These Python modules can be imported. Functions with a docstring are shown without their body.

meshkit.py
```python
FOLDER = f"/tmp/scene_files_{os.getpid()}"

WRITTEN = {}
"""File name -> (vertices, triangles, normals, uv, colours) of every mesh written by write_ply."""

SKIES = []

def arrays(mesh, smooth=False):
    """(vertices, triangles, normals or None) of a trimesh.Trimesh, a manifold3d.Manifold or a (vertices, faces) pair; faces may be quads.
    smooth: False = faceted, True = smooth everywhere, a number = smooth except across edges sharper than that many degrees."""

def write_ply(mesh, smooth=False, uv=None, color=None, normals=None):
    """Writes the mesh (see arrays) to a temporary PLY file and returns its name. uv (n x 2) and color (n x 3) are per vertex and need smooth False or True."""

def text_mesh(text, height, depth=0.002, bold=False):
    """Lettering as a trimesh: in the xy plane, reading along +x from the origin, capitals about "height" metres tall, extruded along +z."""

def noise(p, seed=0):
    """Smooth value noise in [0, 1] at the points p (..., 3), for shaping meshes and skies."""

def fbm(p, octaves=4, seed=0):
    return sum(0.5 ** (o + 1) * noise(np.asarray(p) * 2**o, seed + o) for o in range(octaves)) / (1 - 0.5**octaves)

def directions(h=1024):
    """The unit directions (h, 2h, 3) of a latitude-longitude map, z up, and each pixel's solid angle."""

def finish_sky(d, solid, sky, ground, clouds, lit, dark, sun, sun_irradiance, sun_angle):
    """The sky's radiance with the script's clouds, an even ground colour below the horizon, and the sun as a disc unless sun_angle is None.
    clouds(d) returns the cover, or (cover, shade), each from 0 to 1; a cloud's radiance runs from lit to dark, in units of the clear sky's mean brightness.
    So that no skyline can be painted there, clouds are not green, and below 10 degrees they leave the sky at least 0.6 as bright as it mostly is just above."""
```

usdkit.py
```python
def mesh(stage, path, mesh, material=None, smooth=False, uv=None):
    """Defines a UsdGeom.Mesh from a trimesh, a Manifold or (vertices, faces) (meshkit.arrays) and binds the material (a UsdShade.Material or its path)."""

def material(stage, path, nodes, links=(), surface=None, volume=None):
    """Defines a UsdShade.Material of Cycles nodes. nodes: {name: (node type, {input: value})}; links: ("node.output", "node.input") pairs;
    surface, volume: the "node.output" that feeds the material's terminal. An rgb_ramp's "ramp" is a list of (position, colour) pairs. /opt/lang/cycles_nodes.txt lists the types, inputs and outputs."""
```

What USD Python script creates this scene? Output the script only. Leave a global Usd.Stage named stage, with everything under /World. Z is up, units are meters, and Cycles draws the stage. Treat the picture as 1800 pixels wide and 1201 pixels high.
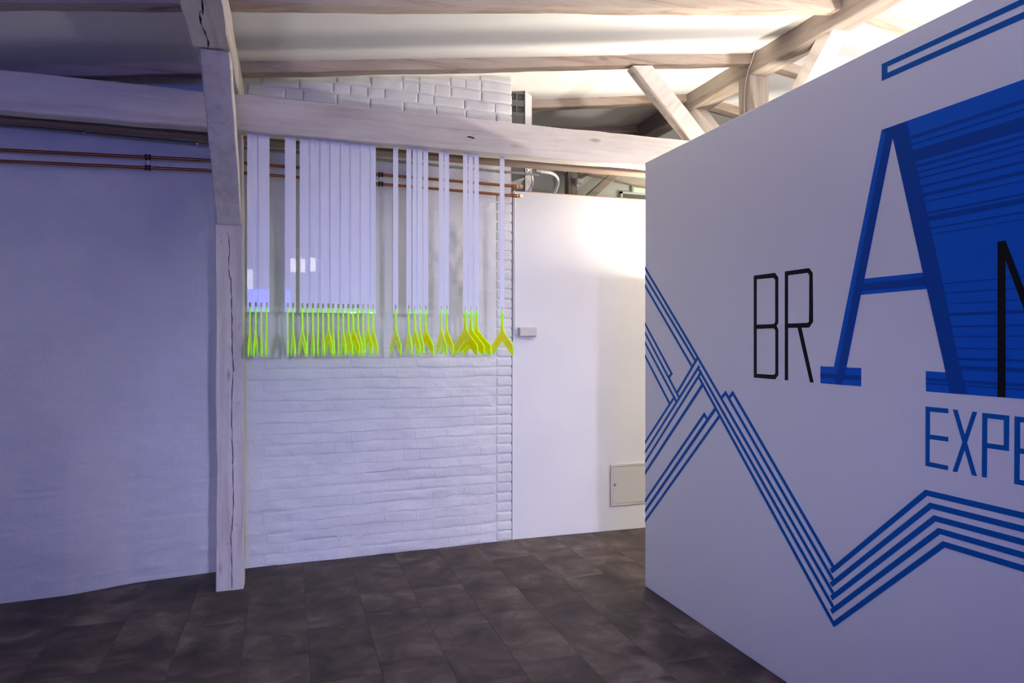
import math, random
import numpy as np
import trimesh, manifold3d
from shapely.geometry import Polygon, LineString, Point, box as sbox
from shapely.ops import unary_union
from shapely import affinity
import usdkit, meshkit
from pxr import Usd, UsdGeom, UsdLux, UsdShade, Gf, Sdf

stage = Usd.Stage.CreateInMemory()
UsdGeom.SetStageUpAxis(stage, UsdGeom.Tokens.z)
UsdGeom.SetStageMetersPerUnit(stage, 1.0)
UsdGeom.Xform.Define(stage, '/World')
UsdGeom.Scope.Define(stage, '/World/Looks')

# ------------------------------------------------------------------ camera, lights, exposure
F_PX, CX, CY, CAMZ = 1234.0, 900.0, 600.5, 1.6
YAW = math.atan2(396.0, 1234.0)
SN, CS = math.sin(YAW), math.cos(YAW)
cam = UsdGeom.Camera.Define(stage, '/World/Camera')
cam.CreateHorizontalApertureAttr(36.0)
cam.CreateFocalLengthAttr(36.0 * F_PX / 1800.0)
cam.CreateExposureAttr(0.0)
cam.CreateClippingRangeAttr(Gf.Vec2f(0.05, 200))
cam.AddTransformOp().Set(Gf.Matrix4d(CS, -SN, 0, 0,  0, 0, 1, 0,  -SN, -CS, 0, 0,  0, 0, CAMZ, 1))


def look_matrix(pos, target):
    b = np.array(pos, float) - np.array(target, float); b /= np.linalg.norm(b)
    r = np.cross([0, 0, 1.0] if abs(b[2]) < .99 else [0, 1.0, 0], b); r /= np.linalg.norm(r)
    u = np.cross(b, r)
    return Gf.Matrix4d(*r, 0, *u, 0, *b, 0, *pos, 1)


def rect_light(name, pos, target, w, h, power, color):
    l = UsdLux.RectLight.Define(stage, '/World/' + name)
    l.CreateWidthAttr(w); l.CreateHeightAttr(h); l.CreateIntensityAttr(power); l.CreateColorAttr(Gf.Vec3f(*color))
    l.AddTransformOp().Set(look_matrix(pos, target))
    return l


def spot_light(name, pos, target, radius, power, color, angle, soft):
    l = UsdLux.SphereLight.Define(stage, '/World/' + name)
    l.CreateRadiusAttr(radius); l.CreateIntensityAttr(power); l.CreateColorAttr(Gf.Vec3f(*color))
    s = UsdLux.ShapingAPI.Apply(l.GetPrim())
    s.CreateShapingConeAngleAttr(angle); s.CreateShapingConeSoftnessAttr(soft)
    l.AddTransformOp().Set(look_matrix(pos, target))
    return l


spot_light('projector_light', (1.03, -2.0, 1.88), (1.06, 5.3, 0.60), 0.18, 570.0, (0.61, 0.63, 1.0), 20.5, 1.0)
rect_light('room_light', (-0.6, -3.9, 2.0), (-0.2, 5.3, 1.5), 1.5, 1.1, 18.0, (0.08, 0.125, 1.0))


def up_light(name, pos, radius, power, color):
    l = UsdLux.DiskLight.Define(stage, '/World/' + name)
    l.CreateRadiusAttr(radius); l.CreateIntensityAttr(power); l.CreateColorAttr(Gf.Vec3f(*color))
    l.AddTransformOp().Set(Gf.Matrix4d(1, 0, 0, 0, 0, -1, 0, 0, 0, 0, -1, 0, *pos, 1))


LAMPS = [(3.40, 5.02, 2.12), (4.9, 1.8, 1.98)]
WARM = (1.0, 0.96, 0.92)
up_light('uplighter_light', LAMPS[0], 0.12, 480.0, (1.0, 0.90, 0.74))
up_light('uplighter_light_001', LAMPS[1], 0.15, 1380.0, WARM)
rect_light('rear_window_light', (0.42, -4.3, 3.05), (0.42, 5, 3.05), 0.34, 0.26, 17.0, (1.0, 0.98, 0.95))  # unseen light added to reflect as pale shapes in the strips, no window there
rect_light('rear_window_light_001', (-0.62, -4.3, 2.75), (-0.62, 5, 2.75), 0.26, 0.36, 14.0, (0.95, 0.97, 1.0))  # second unseen light, added only for strip reflections
rect_light('far_window_light', (5.3, 8.2, 3.3), (4.2, 9.0, 3.5), 0.5, 0.3, 26.0, (0.98, 1.0, 0.82))  # added fill light brightening the far gable from inside

# ------------------------------------------------------------------ helpers
USED = {}


def numbered(parent, name):
    k = (parent, name)
    USED[k] = USED.get(k, -1) + 1
    return name if USED[k] == 0 else f'{name}_{USED[k]:03d}'


def tag(prim, label=None, cat=None, group=None, kind=None):
    for k, v in (('label', label), ('category', cat), ('group', group), ('kind', kind)):
        if v:
            prim.SetCustomDataByKey(k, v)


def thing(name, label=None, cat=None, loc=None, rotz=0, group=None, kind=None):
    p = '/World/' + numbered('/World', name)
    x = UsdGeom.Xform.Define(stage, p)
    if loc is not None:
        x.AddTranslateOp().Set(Gf.Vec3d(*map(float, loc)))
        if rotz:
            x.AddRotateZOp().Set(math.degrees(rotz))
    tag(x.GetPrim(), label, cat, group, kind)
    return p


def obj(name, mesh, mat, parent='/World', smooth=False, label=None, cat=None, group=None, kind=None):
    p = parent + '/' + numbered(parent, name)
    m = usdkit.mesh(stage, p, mesh, M[mat], smooth)
    tag(m.GetPrim(), label, cat, group, kind)
    return p


def at(px, py, y=None, x=None, z=None):
    """photograph pixel -> the world point on the plane y=, x= or z="""
    r, u = (px - CX) / F_PX, (CY - py) / F_PX
    dx, dy = SN + r * CS, CS - r * SN
    d = y / dy if y is not None else x / dx if x is not None else (z - CAMZ) / u
    return np.array([dx * d, dy * d, CAMZ + u * d])


def fb(P):
    """fractal noise about zero, mostly within +-1"""
    return (meshkit.fbm(P) - .5) * 4.0


def bx(x0, x1, y0, y1, z0, z1, bevel=0.0):
    if bevel:
        pts = [(x, y, z) for x in (x0, x1) for y in (y0, y1) for z in (z0, z1)]
        c = np.array([(x0 + x1) / 2, (y0 + y1) / 2, (z0 + z1) / 2])
        P = []
        for p in pts:
            s = np.sign(np.array(p) - c)
            for k in range(3):
                q = np.array(p, float)
                for j in range(3):
                    if j != k:
                        q[j] -= s[j] * bevel
                P.append(q)
        return trimesh.convex.convex_hull(np.array(P))
    b = trimesh.creation.box((x1 - x0, y1 - y0, z1 - z0))
    b.apply_translation(((x0 + x1) / 2, (y0 + y1) / 2, (z0 + z1) / 2))
    return b


def cat_m(ms):
    return trimesh.util.concatenate(ms)


def prism(poly, depth):
    """shapely polygon(s) extruded along +z"""
    polys = [g for g in (poly.geoms if hasattr(poly, 'geoms') else [poly]) if g.area > 1e-9]
    return cat_m([trimesh.creation.extrude_polygon(g, depth) for g in polys])


def tube(points, r, sides=10, caps=True):
    p = np.asarray(points, float)
    t = np.gradient(p, axis=0); t /= np.linalg.norm(t, axis=1, keepdims=True) + 1e-12
    ref = np.array([0, 0, 1.0]) if abs(t[:, 2]).mean() < .8 else np.array([1.0, 0, 0])
    a = np.cross(t, ref); a /= np.linalg.norm(a, axis=1, keepdims=True) + 1e-12
    b = np.cross(t, a)
    ang = np.arange(sides) * 2 * np.pi / sides
    rr = np.broadcast_to(r, (len(p),))[:, None, None]
    v = (p[:, None] + rr * (np.cos(ang)[None, :, None] * a[:, None] + np.sin(ang)[None, :, None] * b[:, None])).reshape(-1, 3)
    f = []
    for i in range(len(p) - 1):
        for j in range(sides):
            q = [i * sides + j, i * sides + (j + 1) % sides, (i + 1) * sides + (j + 1) % sides, (i + 1) * sides + j]
            f += [[q[0], q[1], q[2]], [q[0], q[2], q[3]]]
    if caps:
        n = len(v); v = np.vstack([v, p[0], p[-1]])
        e = (len(p) - 1) * sides
        for j in range(sides):
            f += [[n, (j + 1) % sides, j], [n + 1, e + j, e + (j + 1) % sides]]
    m = trimesh.Trimesh(v, np.array(f), process=False)
    m.fix_normals()
    return m


def smooth_path(pts, n=30):
    from scipy.interpolate import CubicSpline
    p = np.asarray(pts, float)
    s = np.r_[0, np.cumsum(np.linalg.norm(np.diff(p, axis=0), axis=1))]
    return CubicSpline(s, p)(np.linspace(0, s[-1], n))


def timber(p0, p1, w, h, up=(0, 0, 1), seed=0, wob=0.004, cham=0.008, seg=0.06, twist=0.0, w1=None, h1=None):
    """hand-hewn beam from p0 to p1 (centre line), w sideways and h along 'up'; watertight"""
    p0, p1 = np.array(p0, float), np.array(p1, float)
    L = np.linalg.norm(p1 - p0); t = (p1 - p0) / L
    upv = np.array(up, float); s = np.cross(t, upv); s /= np.linalg.norm(s); u = np.cross(s, t)
    ring = []
    k = 4
    for (ax, ay), (bx_, by_) in zip([(-1, -1), (1, -1), (1, 1), (-1, 1)], [(1, -1), (1, 1), (-1, 1), (-1, -1)]):
        for i in range(k + 1):
            q = i / k
            ring.append((ax + (bx_ - ax) * q, ay + (by_ - ay) * q, i in (0, k), (bx_ - ax) / 2, (by_ - ay) / 2, 1 if i == 0 else -1))
    n = max(3, int(L / seg))
    V = []
    for i in range(n + 1):
        q = i / n
        ww = w + ((w1 or w) - w) * q; hh = h + ((h1 or h) - h) * q
        for (a, b, end, ea, eb, sg) in ring:
            x, y = a * ww / 2, b * hh / 2
            if end:
                x += sg * ea * cham; y += sg * eb * cham
            V.append(p0 + t * L * q + s * x + u * y)
    V = np.array(V); R = len(ring)
    nz = np.stack([meshkit.fbm(V * [2.1, 2.1, 2.1] + seed * 7.3 + j * 31.0) for j in range(3)], 1)
    nz2 = np.stack([meshkit.fbm(V * 9.0 + seed * 3.1 + j * 17.0) for j in range(3)], 1)
    d = (nz - .5) * wob * 5.5 + (nz2 - .5) * wob * 2.2
    d -= np.outer(d @ t, t)
    V = V + d
    f = []
    for i in range(n):
        for j in range(R):
            q = [i * R + j, i * R + (j + 1) % R, (i + 1) * R + (j + 1) % R, (i + 1) * R + j]
            f += [[q[0], q[1], q[2]], [q[0], q[2], q[3]]]
    c0, c1 = len(V), len(V) + 1
    V = np.vstack([V, V[:R].mean(0), V[-R:].mean(0)])
    for j in range(R):
        f += [[c0, (j + 1) % R, j], [c1, n * R + j, n * R + (j + 1) % R]]
    m = trimesh.Trimesh(V, np.array(f), process=False)
    m.fix_normals()
    return m


def carve(mesh, cutters):
    """cut the cutters (watertight) out of mesh"""
    def man(m):
        return manifold3d.Manifold(manifold3d.Mesh(np.asarray(m.vertices, np.float32), np.asarray(m.faces, np.uint32)))
    a = man(mesh)
    if a.is_empty():
        return mesh
    for c in cutters:
        b = man(c)
        r = a - b
        if not r.is_empty():
            a = r
    mm = a.to_mesh()
    return trimesh.Trimesh(mm.vert_properties[:, :3], mm.tri_verts, process=False)


def crack(points, rng, width=.006):
    """jagged slit outline in 2-D along the points"""
    p = smooth_path(np.array(points, float), 26)
    w = np.abs(np.sin(np.linspace(0, math.pi * 3.3, 26))) * width * .8 + width * .18
    w[0] = w[-1] = .0008
    j = np.array([rng.uniform(-.0022, .0022) for _ in range(26)])
    t = np.gradient(p, axis=0); t /= np.linalg.norm(t, axis=1, keepdims=True)
    nn = np.stack([-t[:, 1], t[:, 0]], 1)
    a = p + nn * (w / 2 + j)[:, None]; b = p + nn * (-w / 2 + j)[:, None]
    return Polygon(np.vstack([a, b[::-1]])).buffer(0)


# ------------------------------------------------------------------ materials
M = {}


def mat(name, nodes, links, surface='p.BSDF'):
    M[name] = usdkit.material(stage, '/World/Looks/' + name, nodes, links, surface=surface)


def plain(name, color, rough=.5, metal=0.0, **kw):
    d = {'base_color': color, 'roughness': rough, 'metallic': metal}; d.update(kw)
    mat(name, {'p': ('principled_bsdf', d)}, [])


def paint(name, c0, c1, rough, scale, bump, bscale, detail=6):
    mat(name, {
        'g': ('geometry', {}),
        'n': ('noise_texture', {'scale': scale, 'detail': 5.0, 'roughness': .6}),
        'r': ('rgb_ramp', {'ramp': [(.3, c0), (.7, c1)]}),
        'b': ('noise_texture', {'scale': bscale, 'detail': float(detail), 'roughness': .62}),
        'bp': ('bump', {'strength': bump, 'distance': .01}),
        'p': ('principled_bsdf', {'roughness': rough})},
        [('g.position', 'n.vector'), ('g.position', 'b.vector'), ('n.fac', 'r.fac'), ('r.color', 'p.base_color'), ('b.fac', 'bp.height'), ('bp.normal', 'p.normal')])


paint('brick_paint', (.70, .69, .69), (.78, .77, .765), .55, 3.0, .35, 38.0)
paint('plaster', (.80, .785, .775), (.835, .82, .81), .6, 2.0, .04, 60.0)
paint('ceiling_paint', (.85, .84, .82), (.88, .87, .85), .7, 1.5, .03, 40.0)
paint('partition_paint', (.88, .86, .85), (.90, .88, .87), .55, 1.2, .02, 80.0)
paint('grey_paint', (.115, .112, .105), (.13, .128, .12), .6, 5.0, .03, 60.0)
paint('gable_paint', (.55, .53, .47), (.60, .58, .52), .7, 2.0, .05, 30.0)  # even greyish beige of the far gable and its window frames


def wood(name, axis, light=(.66, .615, .575), mid=(.52, .455, .41), dark=(.24, .18, .15), rot=None, brown=.0):
    sc = [16.0, 16.0, 16.0]; sc[axis] = 1.1
    sk = [5.0, 5.0, 5.0]; sk[axis] = 1.6
    nodes = {
        'g': ('geometry', {}),
        'm': ('mapping', {'scale': tuple(sc)}),
        'm2': ('mapping', {'scale': tuple(sk), 'location': (3.1, 1.7, .4)}),
        'n': ('noise_texture', {'scale': 1.0, 'detail': 8.0, 'roughness': .65, 'distortion': .6}),
        'n2': ('noise_texture', {'scale': 1.0, 'detail': 5.0, 'roughness': .6}),
        'n3': ('noise_texture', {'scale': 3.2, 'detail': 3.0}),
        'v': ('voronoi_texture', {'scale': 1.3, 'feature': 'f1'}),
        'r': ('rgb_ramp', {'ramp': [(.22, dark), (.36, mid), (.52, light), (1.0, tuple(min(1, c * 1.06) for c in light))]}),
        'r2': ('rgb_ramp', {'ramp': [(.35, tuple(c * .80 for c in mid)), (.6, light)]}),
        'kr': ('rgb_ramp', {'ramp': [(.0, (1, 1, 1)), (.05, (1, 1, 1)), (.12, (0, 0, 0)), (1, (0, 0, 0))]}),
        'mx': ('mix', {'mix_type': 'multiply', 'fac': .55}),
        'kx': ('mix', {'mix_type': 'mix', 'color2': (.20, .13, .10)}),
        'kf': ('math', {'math_type': 'multiply', 'value2': .55}),
        'bp': ('bump', {'strength': .35, 'distance': .006}),
        'p': ('principled_bsdf', {'roughness': .75})}
    links = [('m.vector', 'n.vector'), ('m2.vector', 'n2.vector'), ('g.position', 'n3.vector'), ('m2.vector', 'v.vector'),
             ('n.fac', 'r.fac'), ('n2.fac', 'r2.fac'), ('r.color', 'mx.color1'), ('r2.color', 'mx.color2'),
             ('v.distance', 'kr.fac'), ('kr.color', 'kf.value1'), ('mx.color', 'kx.color1'), ('kf.value', 'kx.fac'),
             ('kx.color', 'p.base_color'), ('n.fac', 'bp.height'), ('bp.normal', 'p.normal')]
    if rot is None:
        links += [('g.position', 'm.vector'), ('g.position', 'm2.vector')]
    else:
        nodes['ro'] = ('mapping', {'rotation': rot})
        links += [('g.position', 'ro.vector'), ('ro.vector', 'm.vector'), ('ro.vector', 'm2.vector')]
    mat(name, nodes, links)


PALE = dict(light=(.86, .805, .75), mid=(.74, .665, .60), dark=(.42, .33, .27))
wood('wood_along_x', 0, **PALE)
wood('wood_along_y', 1, **PALE)
wood('wood_along_z', 2, **PALE)
wood('wood_brace_yz', 2, rot=(math.pi / 4, 0, 0), **PALE)
wood('wood_brace_xz', 2, rot=(0, -math.pi / 4, 0), **PALE)
wood('rafter_wood', 0, light=(.66, .57, .49), mid=(.50, .38, .31), dark=(.24, .16, .12))
wood('ridge_wood', 1, light=(.50, .44, .385), mid=(.39, .315, .26), dark=(.17, .12, .09))
wood('grey_wood', 2, light=(.50, .44, .385), mid=(.39, .315, .26), dark=(.17, .12, .09))
wood('brown_wood', 0, light=(.46, .36, .29), mid=(.34, .24, .18), dark=(.15, .10, .07))
wood('dark_crack', 2, light=(.05, .035, .03), mid=(.04, .03, .025), dark=(.02, .015, .012))

mat('floor_tile', {
    'g': ('geometry', {}), 'o': ('object_info', {}),
    'off': ('combine_xyz', {}), 'mu': ('math', {'math_type': 'multiply', 'value2': 37.0}),
    'ad': ('vector_math', {'math_type': 'add'}),
    'n': ('noise_texture', {'scale': 4.2, 'detail': 7.0, 'roughness': .6, 'distortion': .5}),
    'n2': ('noise_texture', {'scale': 1.9, 'detail': 3.0, 'roughness': .5}),
    'r': ('rgb_ramp', {'ramp': [(.30, (.018, .013, .013)), (.41, (.056, .039, .034)), (.54, (.104, .077, .066)), (.72, (.20, .162, .142))]}),
    'r2': ('rgb_ramp', {'ramp': [(.35, (.72, .70, .70)), (.65, (1.15, 1.12, 1.10))]}),
    'tm': ('map_range', {'from_min': 0.0, 'from_max': 1.0, 'to_min': .84, 'to_max': 1.14}),
    'mx': ('mix', {'mix_type': 'multiply', 'fac': 1.0}),
    'mt': ('mix', {'mix_type': 'multiply', 'fac': 1.0}),
    'rr': ('map_range', {'from_min': .3, 'from_max': .7, 'to_min': .50, 'to_max': .66}),
    'bp': ('bump', {'strength': .10, 'distance': .004}),
    'p': ('principled_bsdf', {'specular_ior_level': .30})},
    [('o.random', 'mu.value1'), ('mu.value', 'off.x'), ('mu.value', 'off.y'), ('g.position', 'ad.vector1'), ('off.vector', 'ad.vector2'),
     ('ad.vector', 'n.vector'), ('ad.vector', 'n2.vector'), ('n.fac', 'r.fac'), ('n2.fac', 'r2.fac'), ('r.color', 'mx.color1'), ('r2.color', 'mx.color2'),
     ('o.random', 'tm.value'), ('mx.color', 'mt.color1'), ('tm.result', 'mt.color2'), ('mt.color', 'p.base_color'),
     ('n.fac', 'rr.value'), ('rr.result', 'p.roughness'), ('n.fac', 'bp.height'), ('bp.normal', 'p.normal')])
plain('floor_joint', (.022, .019, .018), .8)
plain('strip_acrylic', (.91, .91, .97), .5, coat_weight=.55, coat_roughness=.02, specular_ior_level=.1)  # slight blue in the base colour stands in for reflected violet light
mat('neon_sheet', {
    't': ('transparent_bsdf', {'color': (1.0, .93, .04)}),
    'd': ('translucent_bsdf', {'color': (.95, .86, .0)}),
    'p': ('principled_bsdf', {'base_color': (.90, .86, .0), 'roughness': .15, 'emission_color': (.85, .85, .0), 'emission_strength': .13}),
    'a': ('mix_closure', {'fac': .35}), 'b': ('mix_closure', {'fac': .33})},
    [('p.BSDF', 'a.closure1'), ('d.BSDF', 'a.closure2'), ('a.closure', 'b.closure1'), ('t.BSDF', 'b.closure2')], surface='b.closure')
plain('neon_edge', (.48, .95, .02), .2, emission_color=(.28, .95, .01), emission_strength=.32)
plain('copper', (.42, .165, .075), .38, 1.0)
plain('bright_copper', (.80, .48, .34), .28, 1.0)
plain('black_rubber', (.012, .012, .013), .55)
plain('white_plastic', (.80, .79, .77), .4)
plain('grey_plastic', (.55, .53, .50), .5)
plain('steel_conduit', (.34, .35, .36), .38, .7)
plain('dark_metal', (.06, .06, .06), .4, .5)
plain('hatch_white', (.66, .63, .585), .45)
plain('raw_edge', (.50, .26, .13), .8)
plain('chrome', (.75, .74, .72), .25, 1.0)
plain('tape_blue', (.001, .12, .42), .5, specular_ior_level=.15)
plain('vinyl_blue', (.001, .125, .60), .5, specular_ior_level=.15)
plain('vinyl_dark_blue', (.001, .068, .36), .5, specular_ior_level=.15)
plain('vinyl_black', (.005, .005, .006), .55, specular_ior_level=.15)
plain('grille_dark', (.13, .125, .12), .6)
plain('window_glass', (.10, .12, .10), .1)
plain('lit_pane', (.6, .66, .5), .4, emission_color=(.6, .72, .42), emission_strength=.35)

# ------------------------------------------------------------------ floor
rng = random.Random(5)
TW, TL = .329, .658
fl = thing('floor', kind='structure', label='dark brown mottled stone-look tile floor', cat=None)
obj('screed', bx(-3.3, 7.2, -4.4, 9.2, -.12, -.004), 'floor_joint', fl)
far = []
for i in range(-11, 23):
    x0 = .11 + TW * (i - 1)
    o = ((i * 7) % 3) / 3 * TL + (.1 if i % 2 else 0)
    for j in range(-8, 16):
        y0 = o + TL * j - .2
        xa, xb = max(x0, -3.25), min(x0 + TW, 7.15)
        ya, yb = max(y0, -4.35), min(y0 + TL, 9.15)
        if xb - xa < .03 or yb - ya < .03:
            continue
        g = .0004
        m = bx(xa + g, xb - g, ya + g, yb - g, -.004, rng.uniform(-.0001, .0002), .0007)
        if yb > 2.4 and ya < 6.0 and -2.3 < xb and xa < 3.2:
            obj('tile', m, 'floor_tile', fl)
        else:
            far.append(m)
obj('tile_field', cat_m(far), 'floor_tile', fl, kind='stuff')

# ------------------------------------------------------------------ roof planes
RX, SL = 3.815, .1387


def zc(x):
    return 3.507 + SL * x if x < RX else 3.507 + SL * RX - .139 * (x - RX)


ceil_poly = Polygon([(-3.3, zc(-3.3)), (RX, zc(RX)), (7.2, zc(7.2)), (7.2, zc(7.2) + .12), (RX, zc(RX) + .12), (-3.3, zc(-3.3) + .12)])


def xz_prism(poly, y0, y1):
    m = prism(poly, y1 - y0)
    v = m.vertices.copy()
    m.vertices = np.stack([v[:, 0], y1 - v[:, 2], v[:, 1]], 1)
    m.fix_normals()
    return m


obj('ceiling', xz_prism(ceil_poly, -4.4, 9.2), 'ceiling_paint', kind='structure', label='white sloping roof lining between the rafters')

# outer shell of the room (outside the frame, closes the space)
obj('wall_left', bx(-3.4, -3.25, -4.4, 9.2, 0, zc(-3.3)), 'plaster', kind='structure', label='plain white side wall on the left')
obj('wall_front', xz_prism(Polygon([(-3.3, 0), (7.2, 0), (7.2, zc(7.2)), (RX, zc(RX)), (-3.3, zc(-3.3))]), -4.55, -4.4), 'plaster', kind='structure', label='plain white wall behind the viewer')
obj('wall_side', bx(7.15, 7.3, -4.4, 9.2, 0, zc(7.2)), 'plaster', kind='structure', label='plain white eaves wall on the far right')
obj('wall_far', xz_prism(Polygon([(-3.3, 0), (7.2, 0), (7.2, zc(7.2)), (RX, zc(RX)), (-3.3, zc(-3.3))]), 9.0, 9.15), 'gable_paint', kind='structure', label='shaded greenish gable wall of the room beyond')

# ------------------------------------------------------------------ brick wall (left and centre)
def sm(a, b, x):
    t = np.clip((x - a) / (b - a), 0, 1)
    return t * t * (3 - 2 * t)


def wall_y(x, z):
    x, z = np.asarray(x, float), np.asarray(z, float)
    y = 5.284 + (x + .263) * .0505
    bulge = np.interp(x, [-3.3, -1.664, -1.32, -.973, -.459, 0], [.30, .185, .165, .055, .004, 0])
    return y - bulge * (1 - sm(.1, 1.9, z))


WX1 = 1.722
CH = .0775            # brick course


def wall_relief(x, z, courses=True):
    """depth of the old painted surface towards the room, metres"""
    P = np.stack([x, z, np.zeros_like(x)], -1)
    big = fb(P * 1.1 + 4.0) * .007
    mid = fb(P * [3.6, 6.0, 1] + 9.0) * .0032
    fine = fb(P * [9.0, 19.0, 9.0] + 2.0) * .0019
    rough = (1 - sm(.15, .5, np.hypot((x - 1.25) / .9, (z - 2.25) / .75))) * fb(P * [15.0, 8.0, 1.0] + 5) * .0085
    # faint broken courses on the left-hand part, fading out upwards
    zz = z + .009 * fb(P * [.8, .5, 1] + 20)
    ph = (zz / CH) % 1.0
    groove = np.exp(-((ph - .5) / .09) ** 2) - .8 * np.exp(-((ph - .30) / .09) ** 2)
    amt = np.where(x < -.35, .0058, .0) * (1 - sm(.7, 1.7, z)) * np.clip(fb(P * [2.4, 13.0, 1] + 40) * 1.6 - .25, 0, 1.0)
    return big + mid + fine + rough - (groove * amt if courses else 0)


nx, nz = 250, 270
xs, zs = np.linspace(-3.26, WX1, nx), np.linspace(0, 3.80, nz)
X, Z = np.meshgrid(xs, zs, indexing='ij')
Zt = np.minimum(Z, 3.507 + SL * X + .02)
front = wall_y(X, Zt) - wall_relief(X, Zt) * np.clip((WX1 - X) / .1, .15, 1)
# bricks stand proud where they can be told apart: the surface behind them is the mortar
BZ = np.clip(sm(-.32, -.2, X) * np.maximum(np.maximum(1 - sm(1.44, 1.545, Zt), sm(2.98, 3.06, Zt)), sm(1.56, 1.60, X)), 0, 1)
front = front + BZ * (.0040 + .0030 * sm(2.9, 3.0, Zt))
Vf = np.stack([X, front, Zt], -1).reshape(-1, 3)
Vb = np.stack([X, np.full_like(X, 5.63), Zt], -1).reshape(-1, 3)
idx = np.arange(nx * nz).reshape(nx, nz)
q = np.stack([idx[:-1, :-1], idx[1:, :-1], idx[1:, 1:], idx[:-1, 1:]], -1).reshape(-1, 4)
faces = [q]
N = nx * nz
faces.append(np.stack([idx[-1, :-1], idx[-1, :-1] + N, idx[-1, 1:] + N, idx[-1, 1:]], -1))       # right end
faces.append(np.stack([idx[:-1, -1], idx[1:, -1], idx[1:, -1] + N, idx[:-1, -1] + N], -1))       # top
faces.append(q[:, ::-1] + N)
wb = thing('wall_back', kind='structure', label='white painted old brick wall behind the post and hangers')
obj('painted_surface', (np.vstack([Vf, Vb]), np.vstack(faces)), 'brick_paint', wb, smooth=50)


def course_z(x, k):
    """wander of bed joint number k"""
    P = np.stack([x, np.full_like(x, k * 3.7), np.zeros_like(x)], -1)
    return fb(P * [1.7, 1, 1]) * .0055 + fb(P * [7.0, 1, 1] + 8) * .0026


def course_gap(x, k):
    """opening of bed joint number k: paint has filled most of it"""
    P = np.stack([x, np.full_like(x, k * 5.3), np.zeros_like(x)], -1)
    return np.clip(fb(P * [4.5, 1, 1] + 60) * 1.5 + .38, 0, 1)


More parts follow.
